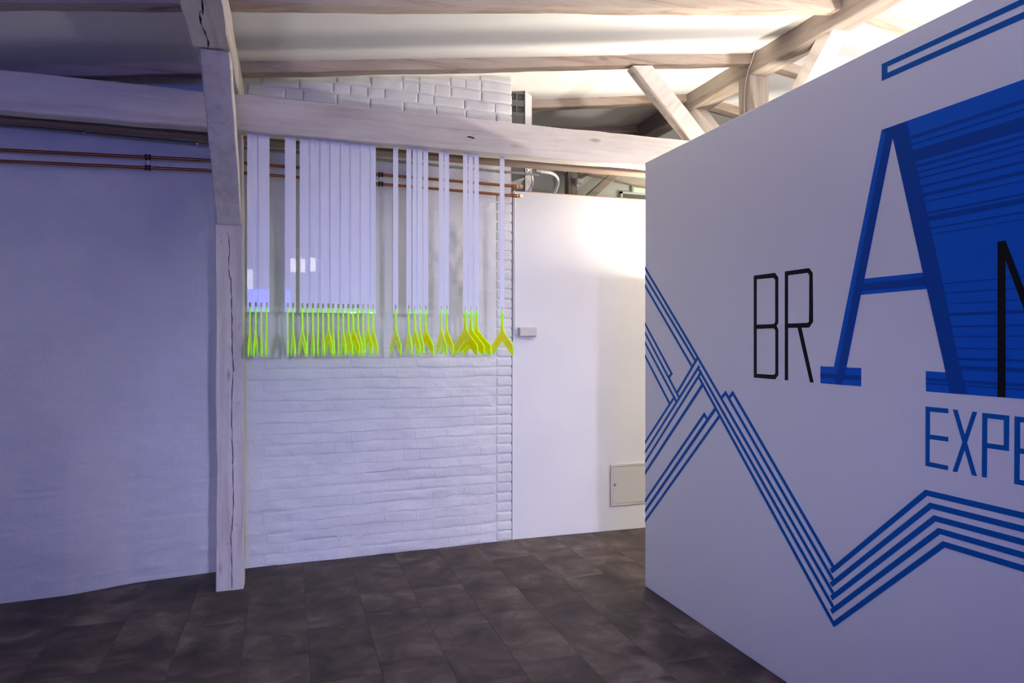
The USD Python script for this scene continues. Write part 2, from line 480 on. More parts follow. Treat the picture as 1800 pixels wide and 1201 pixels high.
def brick(x0, x1, k, z0, z1, proud, r, soft=1.0, end=.0, gap=None):
    """one painted brick: its face follows the old wall, its bed joints are open, its head joints nearly filled"""
    a = max(5, int((x1 - x0) / .018))
    u = np.r_[0, .002, np.linspace(.04, .96, a), .998, 1]
    w = np.array([0, .06, .16, .40, .65, .86, .95, 1.0])
    U, W = np.meshgrid(u, w, indexing='ij')
    x = x0 + (x1 - x0) * U
    g0, g1 = (course_gap(x, k), course_gap(x, k + 1)) if gap is None else (np.ones_like(x), np.ones_like(x))
    gw = .0032 if gap is None else gap / 2
    lo, hi = z0 + course_z(x, k) * soft + gw * g0, z1 + course_z(x, k + 1) * soft - gw * g1
    z = lo + (hi - lo) * W
    P = np.stack([x, z, np.zeros_like(x)], -1)
    d = proud + wall_relief(x, z, False) * np.clip((WX1 - x) / .1, .15, 1) + fb(P * [4.0, 11.0, 1] + 11) * .0026 * soft + fb(P * [14, 34, 1] + 3) * .0015 * soft
    d = d + (W - .5) * (-.0022 * soft)
    roll = np.where(W < .5, np.interp(W, [0, .06, .16], [.016, .0032, 0]), np.interp(W, [.86, .95, 1.0], [0, .0028, .016]))
    roll = np.where((W > .001) & (W < .999), roll * np.where(W < .5, .15 + .85 * g0, .15 + .85 * g1), roll)
    roll = np.maximum(roll, np.interp(U, [0, .002, .04, .96, .998, 1], [.016, end, 0, 0, end, .016]))
    yy = wall_y(x, z) - d + roll
    v = np.stack([x, yy, z], -1).reshape(-1, 3)
    i = np.arange(v.shape[0]).reshape(U.shape)
    f = np.stack([i[:-1, :-1], i[1:, :-1], i[1:, 1:], i[:-1, 1:]], -1).reshape(-1, 4)
    return (v, f)


rb = random.Random(11)
for k in range(20):                                   # lower wall, right of the post
    z0 = k * CH
    x = -.24 + (0 if k % 2 else .125) - rb.uniform(0, .06)
    off = rb.uniform(.0006, .0016)
    while x < 1.58:
        w = rb.choice([.245, .245, .24, .25, .12])
        x1 = min(x + w, 1.597)
        if x1 - x > .06:
            shown = rb.random() < .18
            obj('brick', brick(x, x1, k, z0, z0 + CH, off + (rb.uniform(-.0003, .0012) if shown else 0), rb, 1.15, .0016 if shown else .0, gap=None if k < 17 else (.004, .002, .0004)[k - 17]), 'brick_paint', wb, smooth=38)
        x = x1
for k in range(36):                                   # toothed end of the wall
    z0 = k * CH + .003
    obj('brick', brick(1.600, WX1 + .004, k, k * CH, (k + 1) * CH, .0003 + rb.uniform(0, .0012), rb, .30, .0008, gap=.0055), 'brick_paint', wb, smooth=True)
for k in range(8):                                    # brickwork above the tie beam
    z0 = 3.10 + k * .0815
    x = -.26 - (.0 if k % 2 else .13) - rb.uniform(0, .03)
    while x < 1.70:
        w = rb.choice([.245, .25, .235, .118, .122])
        x1 = min(x + w, WX1 + .004)
        if WX1 - x1 < .07:
            x1 = WX1 + .004
        top = min(z0 + .0790, 3.507 + SL * x - .004)
        if x1 - x > .05 and top - z0 > .02:
            obj('brick', brick(x, x1, 50 + k, z0, top, .0010 + rb.uniform(0, .0022), rb, .55, .0034, gap=.006), 'brick_paint', wb, smooth=True)
        x = x1 + .005

# ------------------------------------------------------------------ plasterboard wall right of the brickwork
PW = thing('wall_back_right', kind='structure', label='smooth white half-height wall with a grey service hatch')
PX0, PX1, PZ = 1.738, 5.6, 2.816
obj('board', bx(PX0, PX1, 5.392, 5.50, 0, PZ, .002), 'plaster', PW)
obj('raw_top_edge', bx(PX0 + .10, PX1, 5.394, 5.498, PZ - .0005, PZ + .006), 'raw_edge', PW, label='raw brown top edge')
ct = np.array([[PX0 + .010, 5.388, 0.0], [PX0 + .010, 5.388, PZ - .01]])
obj('corner_bead', bx(PX0 - .008, PX0 + .006, 5.384, 5.40, 0, 1.60, .002), 'plaster', PW)

# ------------------------------------------------------------------ partition with lettering
PX = 2.23
wr = thing('wall_right', kind='structure', label='white partition wall with blue stripes and BRAN EXPE lettering')
p_end = at(1134, 1031, x=PX)[1]
PTOP = 2.768
obj('partition', bx(PX, PX + .14, -3.2, p_end, 0, PTOP, .003), 'partition_paint', wr)


def wp(px, py):
    q = at(px, py, x=PX)
    return (-q[1], q[2])                 # (reading direction towards the viewer, height)


def on_wall(poly, t=.0006, off=0.0):
    m = prism(poly, t)
    v = m.vertices
    m.vertices = np.stack([PX - off - v[:, 2], -v[:, 0], v[:, 1]], 1)
    m.fix_normals()
    return m


clip = sbox(-p_end + .0005, 0, 3.2, PTOP)


def stripe(pts, w=.0195, name='tape_stripe', m='tape_blue', off=0.0, label=None):
    g = LineString([wp(*p) for p in pts]).buffer(w / 2, cap_style='flat', join_style='mitre', mitre_limit=6).intersection(clip)
    obj(name, on_wall(g, .0007, off), m, wr, label=label)


STR = [
    [(1100, 414), (1211.3, 602), (1464.5, 1043)], [(1100, 429), (1221.5, 633)], [(1100, 443.5), (1214.5, 641)],
    [(1100, 506), (1180.6, 656.8), (1176.4, 663.0)], [(1100, 521), (1192.2, 695.8)], [(1100, 539), (1187.3, 703.0)], [(1100, 560), (1176.4, 708)],
    [(1190.5, 690.5), (1226.0, 630.0)],
    [(1100, 831), (1184, 700.5)], [(1100, 849), (1227.2, 647.3)], [(1100, 866.5), (1231.0, 657)], [(1100, 884), (1233.5, 679)],
    [(1100, 931), (1238.2, 728.4), (1242.3, 735.6)], [(1100, 948), (1254.9, 722.6)], [(1100, 963.5), (1262.4, 735)],
    [(1229.0, 664.0), (1467.6, 1101)], [(1226.4, 645.5), (1464.5, 1067)],
    [(1268.6, 699.5), (1275.7, 690.8), (1464.5, 1019.5)], [(1281.0, 701.0), (1288.2, 690.8), (1464.5, 996)],
]
for i, s in enumerate(STR):
    if i in (1, 2, 4, 5, 6, 7, 8, 9, 10, 11, 13, 14):      # run on until it meets the stripe it ends against
        p_, q_ = np.array(s[-2]), np.array(s[-1])
        s = s[:-1] + [tuple(q_ + (q_ - p_) / np.linalg.norm(q_ - p_) * (4.5 if i >= 8 else 2.5))]
    stripe(s, .0215 if i in (11, 13) else .0175 if i in (8, 9, 10) else .0185, off=.00002 * i)
Z8 = lambda x, y: (1440 + x / 4.289, 840 + y / 4.289)
for i, (a, b, c) in enumerate([((90, 706), (808, 113), (1544, 287)), ((90, 808), (842, 210), (1544, 388)), ((92, 908), (872, 306), (1544, 487)), ((92, 1010), (905, 402), (1544, 586)), ((116, 1101), (940, 502), (1544, 685))]):
    B_, C_ = np.array(Z8(*b)), np.array(Z8(*c))
    stripe([Z8(*a), tuple(B_), tuple(B_ + (C_ - B_) * 2.0)], .0205, off=.0005 + .00002 * i)


def poly_px(pts, holes=()):
    return Polygon([wp(*p) for p in pts], [[wp(*p) for p in h] for h in holes])


# long outlined bar at the top
zt, zb = wp(1550, 112.9)[1], wp(1550, 142.3)[1]
it, ib = wp(1560, 117.3)[1], wp(1560, 128.0)[1]
xl, xi = wp(1550, 128)[0], wp(1560, 128)[0]
obj('outlined_bar', on_wall(Polygon([(xl, zb), (-.9, zb), (-.9, zt), (xl, zt)], [[(xi, ib), (-.93, ib), (-.93, it), (xi, it)]]), .0007), 'tape_blue', wr, label='long narrow blue outlined bar near the top')

# big blue A with filled block beside it
ztop = wp(1550, 228.5)[1]; zbot = wp(1513.9, 679.3)[1]
zs_t = wp(1442.4, 643.9)[1]
right_x = -1.05
wA = wp(1550, 228.5)
A_fill = Polygon([(wp(1569.3, 241.7)[0], ztop), (right_x, ztop), (right_x + .0, zbot), (wp(1627.8, 688.3)[0], zbot), (wp(1627.8, 652.9)[0], zs_t), wp(1662.7, 654.8), wp(1629.5, 507.9), wp(1622.5, 479.2), wp(1569.3, 241.7)])
A_left = poly_px([(1550, 228.5), (1569.3, 241.7), (1519.6, 490.1), (1513.3, 518.3), (1488, 645.8), (1466, 645.2)]).union(Polygon([wA, (wp(1569.3, 241.7)[0] + .002, ztop), (wp(1569.3, 241.7)[0] + .002, wp(1569.3, 241.7)[1]), wp(1567, 243)])).buffer(0)
A_bar = poly_px([(1517, 490.4), (1622.8, 479.2), (1630, 507.9), (1511, 518.6)])
A_ser = Polygon([(wp(1442.4, 650)[0], zbot), (wp(1513.9, 650)[0], zbot), (wp(1513.9, 650)[0], zs_t), (wp(1442.4, 650)[0], zs_t)])
Aop = unary_union([A_fill.buffer(0), A_left, A_bar, A_ser])
obj('letter', on_wall(Aop, .0007), 'vinyl_blue', wr, label='large blue letter A with filled block')
dk = poly_px([(1550, 228.6), (1569.3, 241.7), (1622.5, 479.2), (1662.7, 654.8), (1669, 691.5), (1701, 694.5), (1682.8, 623), (1653, 477), (1610, 288.6), (1594, 213.2)]).intersection(Aop)
obj('overlap_band', on_wall(dk, .0005, .00072), 'vinyl_dark_blue', wr, label='darker overlapping blue band forming the right leg')
leg = LineString([wp(1566, 228), wp(1481, 645), wp(1474, 676)]).buffer(.020, cap_style='flat').intersection(Aop)
obj('overlap_band', on_wall(leg, .0005, .00135), 'vinyl_dark_blue', wr)
br = poly_px([(1517, 499), (1625, 487.5), (1628, 500), (1514, 510)])
obj('overlap_band', on_wall(br, .0005, .00195), 'vinyl_dark_blue', wr)
rs = random.Random(3)
fill_right = A_fill.buffer(0).difference(dk.buffer(.0))
for py, th in [(228, 6), (241, 3), (263, 22), (283, 5), (295, 3), (306, 3), (322, 4), (338, 6), (351, 2), (372, 3), (382, 9), (400, 2.4), (411, 1.5), (500, 2), (517, 2), (536, 1.5), (554, 5), (575, 3), (592, 2), (612, 2), (630, 4), (645, 7), (668, 5), (675, 3)]:
    za, zb_ = wp(1645, py - th / 2)[1], wp(1645, py + th / 2)[1]
    s = sbox(-3, min(za, zb_), 0, max(za, zb_)).intersection(fill_right)
    if s.area > 1e-4:
        obj('overlap_line', on_wall(s, .0004, .00072), 'vinyl_dark_blue', wr)
sr = sbox(-3, wp(1470, 666)[1], 0, wp(1470, 658)[1]).intersection(A_ser)
obj('overlap_line', on_wall(sr, .0004, .00072), 'vinyl_dark_blue', wr)

Zl = lambda x, y: (1310 + x / 5.457, 460 + y / 5.457)
Bp = poly_px([Zl(*p) for p in [(83, 135), (285, 108), (317, 150), (317, 590), (300, 617), (317, 650), (317, 1090), (287, 1130), (83, 1112)]],
             [[Zl(*p) for p in [(110, 170), (270, 155), (288, 175), (288, 580), (272, 600), (110, 605)]], [Zl(*p) for p in [(110, 645), (275, 640), (290, 660), (290, 1072), (275, 1087), (110, 1077)]]])
obj('letter', on_wall(Bp), 'vinyl_black', wr, label='black letter B')
Rp = poly_px([Zl(*p) for p in [(380, 95), (612, 62), (648, 108), (650, 578), (615, 632), (540, 634), (657, 1162), (622, 1157), (502, 634), (411, 637), (411, 1139), (380, 1137)]],
             [[Zl(*p) for p in [(411, 132), (600, 107), (615, 130), (612, 575), (598, 588), (411, 595)]]])
obj('letter', on_wall(Rp), 'vinyl_black', wr, label='black letter R')
n0, n1 = wp(1754.3, 425), wp(1768, 423)
nb = wp(1760, 698)[1]
nt = n0[1]
dxx = (n1[0] - n0[0])
nr = wp(1861, 700)[0]
Np = unary_union([sbox(n0[0], nb, n1[0], nt), sbox(nr, nb, nr + dxx, nt), Polygon([(n0[0] + .004, nt), (n1[0], nt), (nr + dxx, nb), (nr, nb)])])
obj('letter', on_wall(Np, .0006, .0013), 'vinyl_black', wr, label='black letter N on the blue block')
Z7 = lambda x, y: (1610 + x / 5.222, 640 + y / 5.222)
Ep = poly_px([Z7(*p) for p in [(90, 390), (298, 410), (298, 453), (130, 437), (130, 648), (298, 670), (298, 713), (128, 690), (126, 900), (298, 935), (295, 975), (88, 935)]])
obj('letter', on_wall(Ep), 'tape_blue', wr, label='blue letter E at the start of the lower word')
Xp = unary_union([poly_px([Z7(*p) for p in [(340, 417), (382, 421), (560, 1030), (515, 1020)]]), poly_px([Z7(*p) for p in [(520, 437), (563, 441), (380, 993), (338, 987)]])])
obj('letter', on_wall(Xp), 'tape_blue', wr, label='blue letter X')
Pp = poly_px([Z7(*p) for p in [(610, 448), (858, 475), (855, 800), (655, 772), (652, 1045), (606, 1037)]], [[Z7(*p) for p in [(657, 497), (808, 515), (808, 747), (655, 726)]]])
obj('letter', on_wall(Pp), 'tape_blue', wr, label='blue letter P')
e2 = wp(*Z7(906, 480)); e1 = wp(*Z7(90, 390))
obj('letter', on_wall(affinity.translate(Ep, e2[0] - e1[0], e2[1] - e1[1])), 'tape_blue', wr, label='blue letter E cut by the picture edge')

# ------------------------------------------------------------------ timbers
r1 = random.Random(21)
# main post
PXA, PXB, PYA, PYB = -.429, -.262, 4.85, 5.05
post = timber(((PXA + PXB) / 2 + .0, (PYA + PYB) / 2, 0.0), ((PXA + PXB) / 2 - .010, (PYA + PYB) / 2, 3.160), PXB - PXA, PYB - PYA, up=(0, 1, 0), seed=1, wob=.0035, cham=.006)
ck = [crack([(-.335, .0), (-.338, .20), (-.343, .42)], r1, .006), crack([(-.338, .36), (-.327, .62), (-.333, .84)], r1, .007), crack([(-.326, .80), (-.337, 1.2), (-.326, 1.45)], r1, .008),
      crack([(-.325, 1.40), (-.334, 1.6), (-.336, 1.72)], r1, .009), crack([(-.335, 1.70), (-.338, 1.85), (-.341, 2.02)], r1, .008), crack([(-.341, 1.98), (-.352, 2.15), (-.352, 2.24), (-.366, 2.31)], r1, .006)]
cut = []
for c in ck:
    m = prism(c, .06); v = m.vertices
    m.vertices = np.stack([v[:, 0], PYA - .02 + v[:, 2], v[:, 1]], 1); m.fix_normals(); cut.append(m)
rP = [(-.29, 1.75), (-.286, 1.71), (-.294, 1.69), (-.40, 2.27), (-.397, 2.24), (-.29, 1.2), (-.41, 1.35), (-.30, .95), (-.31, .42), (-.40, .7), (-.36, .30)]
for (a, b) in rP:
    c = trimesh.creation.cylinder(.0035, .04, sections=8); c.apply_transform(trimesh.transformations.rotation_matrix(math.pi / 2, (1, 0, 0))); c.apply_translation((a, PYA, b)); cut.append(c)
tp = thing('wooden_post', 'whitewashed square timber post with a long vertical crack, standing in front of the brick wall', 'post')
obj('shaft', carve(post, cut), 'wood_along_z', tp, smooth=35)

# knee brace from the post up to the purlin
a, b = at(402, 397, y=4.85), at(375, 84, z=3.165)
ax_ = (-.352, -.372)
th = .12
nrm = np.array([0, 1.0, .98]); nrm /= np.linalg.norm(nrm)          # from the underside towards the upper back
pa = np.array([-.349, 4.85, 2.343]) + nrm * th / 2
pb = np.array([-.366, 4.045, 3.165]) + nrm * th / 2
dirv = (pb - pa) / np.linalg.norm(pb - pa)
kb = timber(pa - dirv * .16, pb + dirv * .16, .152, th, up=nrm, seed=2, wob=.003, cham=.006)
trim1 = bx(-1, 1, 4.841, 6, 1, 4); trim2 = bx(-1, 1, 3, 6, 3.156, 4)
kb = carve(kb, [trim1, trim2])
t = thing('knee_brace', 'whitewashed timber brace leaning from the post up to the purlin at top left', 'beam')
obj('strut', kb, 'wood_brace_yz', t, smooth=35)

# tie beams (a pair clamping the post)
tb = timber((-3.25, 4.81, 3.055), (4.3, 4.81, 3.035), .12, .232, seed=3, wob=.004, cham=.007, seg=.09)
t = thing('tie_beam', 'front pale tie beam crossing the room, carrying the white strips', 'beam')
obj('beam', tb, 'wood_along_x', t, smooth=35)
kn = crack([(.0, 0), (.028, -.003), (.05, -.008)], r1, .012)
m = prism(kn, .002); v = m.vertices
kp = at(822, 240, y=4.748)
m.vertices = np.stack([kp[0] + v[:, 0], 4.7465 + v[:, 2], kp[2] + v[:, 1]], 1); m.fix_normals()
obj('knot', m, 'dark_crack', t, label='small dark knot hole')
tb2 = timber((-3.25, 5.03, 3.055), (4.3, 5.06, 3.04), .13, .222, seed=4, wob=.003, cham=.007, seg=.09)
t = thing('tie_beam', 'rear tie beam half hidden behind the front one, above the copper pipes', 'beam')
obj('beam', tb2, 'brown_wood', t, smooth=35)

# purlin running towards the viewer at top left
pu = timber((-.379, -1.5, 3.264), (-.379, 5.25, 3.268), .192, .198, seed=5, wob=.005, cham=.007, seg=.1)
cc = [crack([(-.40, 4.06), (-.392, 3.9), (-.40, 3.76), (-.385, 3.6)], r1, .012), crack([(-.385, 3.66), (-.37, 3.5), (-.375, 3.3), (-.36, 3.0)], r1, .010)]
cut = []
for c in cc:
    m = prism(c, .08); v = m.vertices
    m.vertices = np.stack([v[:, 0], v[:, 1], 3.12 + v[:, 2]], 1); m.fix_normals(); cut.append(m)
t = thing('purlin', 'heavy purlin beam coming towards the viewer at top left, cracked underneath', 'beam')
obj('beam', carve(pu, cut), 'wood_along_y', t, smooth=35)

# rafters
RAFT = [(3.06, 'nearest', 'rafter above the viewer, out of the picture'), (4.06, 'top', 'brownish rafter along the top edge of the picture'), (5.06, 'second', 'rafter just in front of the brick wall, meeting the slanting brace'), (6.08, 'third', 'rafter behind the brick wall, above the far room'), (7.1, 'fourth', 'fourth rafter, deep in the dark far room'), (8.1, 'fifth', 'rafter deepest in the dark far room before the gable')]
for i, (yy, nm, lab) in enumerate(RAFT):
    if i == 0:
        continue
    rf = timber((-3.25, yy, zc(-3.25) - .02), (RX - .085, yy, zc(RX - .085) - .02), .105, .11, seed=30 + i, wob=.004, cham=.005, seg=.11)
    t = thing('rafter', lab, 'beam')
    obj('beam', rf, 'rafter_wood', t, smooth=35)
    if i in (1, 2, 3):
        lab2 = {1: 'short rafter falling away right of the ridge, nearest the viewer', 2: 'rafter right of the ridge, beyond the slanting white brace', 3: 'rafter right of the ridge deep behind the ridge post'}[i]
        rf = timber((RX + .085, yy, zc(RX + .085) - .02), (7.15, yy, zc(7.15) - .02), .105, .11, seed=40 + i, wob=.004, cham=.005, seg=.11)
        t = thing('rafter', lab2, 'beam')
        obj('beam', rf, 'rafter_wood', t, smooth=35)

# ridge beam with its post and braces
rd = timber((RX, -1.0, 3.945), (RX, 8.98, 3.945), .172, .175, seed=6, wob=.006, cham=.008, seg=.1)
t = thing('ridge_beam', 'long grey weathered ridge beam receding along the top right', 'beam')
obj('beam', rd, 'ridge_wood', t, smooth=35)
jp = timber((3.83, 5.12, 0.0), (3.83, 5.12, 3.862), .20, .15, up=(0, 1, 0), seed=7, wob=.003, cham=.006)
t = thing('wooden_post', 'ridge post rising behind the partition to the ridge beam', 'post')
obj('shaft', jp, 'grey_wood', t, smooth=35)
cb = smooth_path([(3.708, 4.90, 4.02), (3.708, 4.955, 4.0), (3.708, 4.985, 3.95), (3.712, 5.03, 3.90), (3.718, 5.07, 3.83), (3.720, 5.075, 3.4), (3.720, 5.075, 2.9)], 60)
obj('power_cable', tube(cb, .0045, 8), 'grey_plastic', label='thin cable running down the ridge post', cat='cable', smooth=True)
# brace from the post to the second rafter (in the plane of the tie beam)
hb = timber((3.73, 5.03, 2.72), (2.64, 5.03, 3.83), .12, .135, up=(1, 0, 1), seed=8, wob=.003, cham=.006)
hb = carve(hb, [bx(2, 5, 4, 6, 1, 3.153), xz_prism(Polygon([(2, zc(2) - .078), (4, zc(4) - .078), (4, 6), (2, 6)]), 4.5, 5.5), bx(3.725, 4.5, 4.5, 5.5, 2, 4)])
t = thing('knee_brace', 'slanting whitewashed brace falling from the rafter to behind the partition corner', 'beam')
obj('strut', hb, 'wood_brace_xz', t, smooth=35)
# braces under the ridge, either side of the post
for (y0, z0, y1, z1, lab, sd) in [(5.04, 3.02, 4.20, 3.858, 'white brace leaning towards the viewer under the ridge beam', 9), (5.20, 3.02, 6.03, 3.858, 'cream brace leaning away from the ridge post into the far room', 10)]:
    d = np.array([0, y1 - y0, z1 - z0]); d /= np.linalg.norm(d)
    n = np.cross([1, 0, 0], d); n *= np.sign(n[2])
    m = timber(np.array([3.83, y0, z0]) - d * .1, np.array([3.83, y1, z1]) + d * .12, .15, .13, up=n, seed=sd, wob=.003, cham=.006)
    m = carve(m, [bx(3, 5, 3, 7, 3.859, 5), bx(3, 5, 5.036, 5.204, 2, 4)])
    t = thing('knee_brace', lab, 'beam')
    obj('strut', m, 'wood_brace_yz', t, smooth=35)
# far truss
fp = timber((3.62, 8.7, 0), (3.62, 8.7, 3.86), .14, .14, up=(0, 1, 0), seed=12, wob=.003)
t = thing('wooden_post', 'dim far post seen over the white half-height wall', 'post')
obj('shaft', fp, 'grey_wood', t, smooth=35)
fb0 = timber((3.66, 8.7, 3.35), (4.25, 8.7, 3.87), .10, .10, up=(-1, 0, 1), seed=13, wob=.003)
fb = carve(fb0, [bx(3, 3.695, 8, 9, 2, 4)])
t = thing('knee_brace', 'dim brace on the far post below the gable roof', 'beam')
obj('strut', fb, 'rafter_wood', t, smooth=35)
gb = timber((RX + .09, 8.93, zc(RX + .09) - .05), (7.1, 8.93, zc(7.1) - .05), .10, .12, seed=14, wob=.003)
t = thing('rafter', 'dark rafter along the slope of the far gable wall', 'beam')
obj('beam', gb, 'rafter_wood', t, smooth=35)

# ------------------------------------------------------------------ far gable windows, sensor, ventilation housing
w0, w1 = at(1093, 341, y=8.98), at(1150, 356, y=8.98)
t = thing('window_1', kind='structure', label='dark far window over the half-height wall')
obj('window_frame', cat_m([bx(w0[0] - .03, w0[0], 8.95, 9.0, 3.0, w0[2] + .03), bx(w0[0] - .03, w0[0] + 1.0, 8.95, 9.0, w0[2], w0[2] + .03), bx(w0[0] + 1.0, w0[0] + 1.03, 8.95, 9.0, 3.0, w0[2] + .03), bx(w0[0] - .03, w0[0] + 1.03, 8.95, 9.0, 2.97, 3.0)]), 'gable_paint', t)
obj('pane', bx(w0[0], w0[0] + 1.0, 8.97, 8.995, 3.0, w0[2]), 'window_glass', t)
u0, u1 = at(1112, 330, y=8.98), at(1134, 336, y=8.98)
t = thing('window_2', kind='structure', label='small pale lit window high in the far gable')
zz0 = u0[2] - .07
obj('window_frame', bx(u0[0] - .02, u0[0] + .62, 8.965, 9.0, zz0 - .02, u0[2] + .02), 'gable_paint', t)
obj('pane', bx(u0[0], u0[0] + .60, 8.955, 8.966, zz0, u0[2]), 'lit_pane', t)
s0 = at(1017, 319, y=8.55)
t = thing('motion_sensor', 'small white sensor box fixed to the dim far brace', 'sensor')
obj('housing', bx(s0[0] - .045, s0[0] + .045, 8.50, 8.60, s0[2] - .035, s0[2] + .03, .01), 'white_plastic', t)
obj('bracket', bx(s0[0] - .015, s0[0] + .015, 8.58, 8.615, s0[2] - .06, s0[2] + .05, .004), 'white_plastic', t)

VY = 5.78
v0, v1, v2 = at(894, 200, y=VY)[0], at(922.6, 200, y=VY)[0], at(934, 200, y=VY)[0]
t = thing('ventilation_housing', 'grey ventilation housing with dark grilles behind the end of the brick wall', 'vent')
gz = [at(905, y_, y=VY)[2] for y_ in (164.5, 175.5, 186, 197)]
gx = [at(x_, 180, y=VY)[0] for x_ in (897, 907, 909.3, 921)]
ho = [(a_, b_, c_, d_) for (a_, b_) in ((gx[0], gx[1]), (gx[2], gx[3])) for (c_, d_) in ((gz[1], gz[0]), (gz[3], gz[2]))]
face = Polygon([(v0, 2.6), (v1, 2.6), (v1, zc(v1) - .004), (v0, zc(v0) - .004)])
for (a_, b_, c_, d_) in ho:
    face = face.difference(sbox(a_, c_, b_, d_))
obj('casing', xz_prism(face, VY, VY + .02), 'grey_paint', t)
for (a_, b_, c_, d_) in ho:
    sl = [bx(a_ - .002, b_ + .002, VY + .016, VY + .05, c_ - .002, d_ + .002)]
    n = 4
    for k in range(n):
        zz = c_ + (k + .5) * (d_ - c_) / n
        m = bx(a_, b_, -.008, .008, -.0012, .0012); m.apply_transform(trimesh.transformations.rotation_matrix(.7, (1, 0, 0))); m.apply_translation((0, VY + .010, zz)); sl.append(m)
    obj('grille', cat_m(sl), 'grille_dark', t)
obj('white_jamb', xz_prism(Polygon([(v1, 2.6), (v2, 2.6), (v2, at(934, 170, y=VY)[2]), (v1, zc(v1) - .004)]), VY - .012, VY + .02), 'white_plastic', t, label='white trim board with a mitred top')

# ------------------------------------------------------------------ pipes along the wall
def pipe_y(x):
    return float(5.284 + (x + .263) * .0505 - .062)


pipe_lab = ['upper copper pipe running along the brick wall', 'lower copper pipe running along the brick wall']
for k, (pz, yr) in enumerate([((2.796, 2.842, 2.842, 2.838), (331,)), ((2.726, 2.772, 2.772, 2.762), (348,))]):
    xx = np.linspace(-3.2, 1.76, 60)
    zz = np.interp(xx, [-3.2, -1.72, -.48, .6, 1.76], [pz[0] - .06, pz[0], pz[1], pz[2], pz[3]])
    t = thing('copper_pipe', pipe_lab[k], 'pipe')
    obj('tube', tube(np.stack([xx, [pipe_y(x) for x in xx], zz], 1), .0105, 12), 'copper', t, smooth=40)
    xe = 1.765
    fit = tube([[xe - .055, pipe_y(xe - .055), zz[-1]], [xe - .02, pipe_y(xe), zz[-1]]], .0145, 14)
    obj('coupling', fit, 'copper', t, smooth=40)
    el = smooth_path([[xe - .02, pipe_y(xe), zz[-1]], [xe + .008, pipe_y(xe) - .003, zz[-1]], [xe + .016, pipe_y(xe) - .022, zz[-1]]], 10)
    obj('elbow', tube(el, .0150, 14), 'bright_copper', t, smooth=40, label='shiny copper end elbow')
for cx_, cz, lab in [(at(259, 284, y=5.17)[0], 2.80, 'black pipe clamp on the copper pipes left of the post'), (at(669.5, 316, y=5.26)[0], 2.807, 'black pipe clamp on the copper pipes among the white strips')]:
    yy = pipe_y(cx_)
    zu = np.interp(cx_, [-3.2, -1.72, -.48, .6, 1.76], [2.736, 2.796, 2.842, 2.842, 2.838])
    zl = np.interp(cx_, [-3.2, -1.72, -.48, .6, 1.76], [2.666, 2.726, 2.772, 2.772, 2.762])
    t = thing('pipe_clamp', lab, 'clamp')
    for z_ in (zu, zl):
        for s in (-1, 1):
            m = trimesh.creation.annulus(.0108, .0185, .012, sections=16)
            m.apply_transform(trimesh.transformations.rotation_matrix(math.pi / 2, (0, 1, 0))); m.apply_translation((cx_ + s * .0105, yy, z_))
            obj('collar', m, 'black_rubber', t, smooth=40)
        m = tube([[cx_, yy + .012, z_], [cx_, yy + .075, z_]], .004, 8)
        obj('stud', m, 'chrome', t)
    obj('link_plate', bx(cx_ - .008, cx_ + .008, yy + .012, yy + .018, zl + .015, zu - .015, .002), 'white_plastic', t)

# electrical conduit under the rear beam
cz = 2.955
def con_y(x):
    return float(5.284 + (x + .263) * .0505 - .040)
xx = np.linspace(-3.2, 1.95, 50)
t = thing('steel_conduit', 'dark grey conduit pipe running under the rear tie beam', 'pipe')
obj('tube', tube(np.stack([xx, [con_y(x) for x in xx], cz + .004 * np.sin(xx * 3)], 1), .0105, 10), 'steel_conduit', t, smooth=40)
for cx_ in (-1.25, -.58, .62, 1.2, 1.66, 1.84):
    m = trimesh.creation.annulus(.0108, .015, .018, sections=14)
    m.apply_transform(trimesh.transformations.rotation_matrix(math.pi / 2, (0, 1, 0))); m.apply_translation((cx_, con_y(cx_), cz + .004 * math.sin(cx_ * 3)))
    obj('conduit_clip', m, 'chrome', t, smooth=40)
y5 = 5.36
hp = [at(926, 299, y=5.34), at(934, 306, y=5.40), at(936, 317, y=5.46), at(934, 328, y=5.54), at(930, 334, y=5.56), at(927, 352, y=5.58)]
t = thing('flexible_hose', 'short white flexible hose curving down behind the white wall', 'hose')
obj('tube', tube(smooth_path(hp, 40), .0095, 10), 'white_plastic', t, smooth=True)
hp = [at(948, 301, y=5.34), at(962, 303, y=5.36), at(974, 307, y=5.42), at(980.5, 316, y=5.48), at(979.5, 328, y=5.54), at(975, 340, y=5.58), at(970, 356, y=5.60)]
t = thing('flexible_hose', 'larger white corrugated hose looping down behind the white wall', 'hose')
pth = smooth_path(hp, 150)
obj('tube', tube(pth, .0125 + .0016 * np.sin(np.arange(150) * 1.9), 12), 'white_plastic', t, smooth=40)
obj('collar', tube(smooth_path([at(942, 300, y=5.335), at(949, 301, y=5.34)], 5), .0155, 12), 'steel_conduit', t, smooth=40)
# small crumpled bracket at the wall end
bk = at(909, 309, y=5.50)
bm = trimesh.Trimesh(np.array([[1.735, 5.46, 2.90], [1.86, 5.45, 2.945], [1.87, 5.52, 2.95], [1.81, 5.50, 2.855], [1.82, 5.53, 2.86], [1.76, 5.50, 2.88], [1.735, 5.50, 2.905]]), [[0, 1, 3], [0, 3, 5], [1, 2, 4], [1, 4, 3], [0, 6, 2], [0, 2, 1], [6, 5, 3], [6, 3, 4], [6, 4, 2], [0, 5, 6]], process=False)
bm = trimesh.convex.convex_hull(bm.vertices)
t = thing('wall_bracket', 'small pale metal bracket at the end of the brick wall under the conduit', 'bracket')
obj('plate', bm, 'grey_plastic', t)

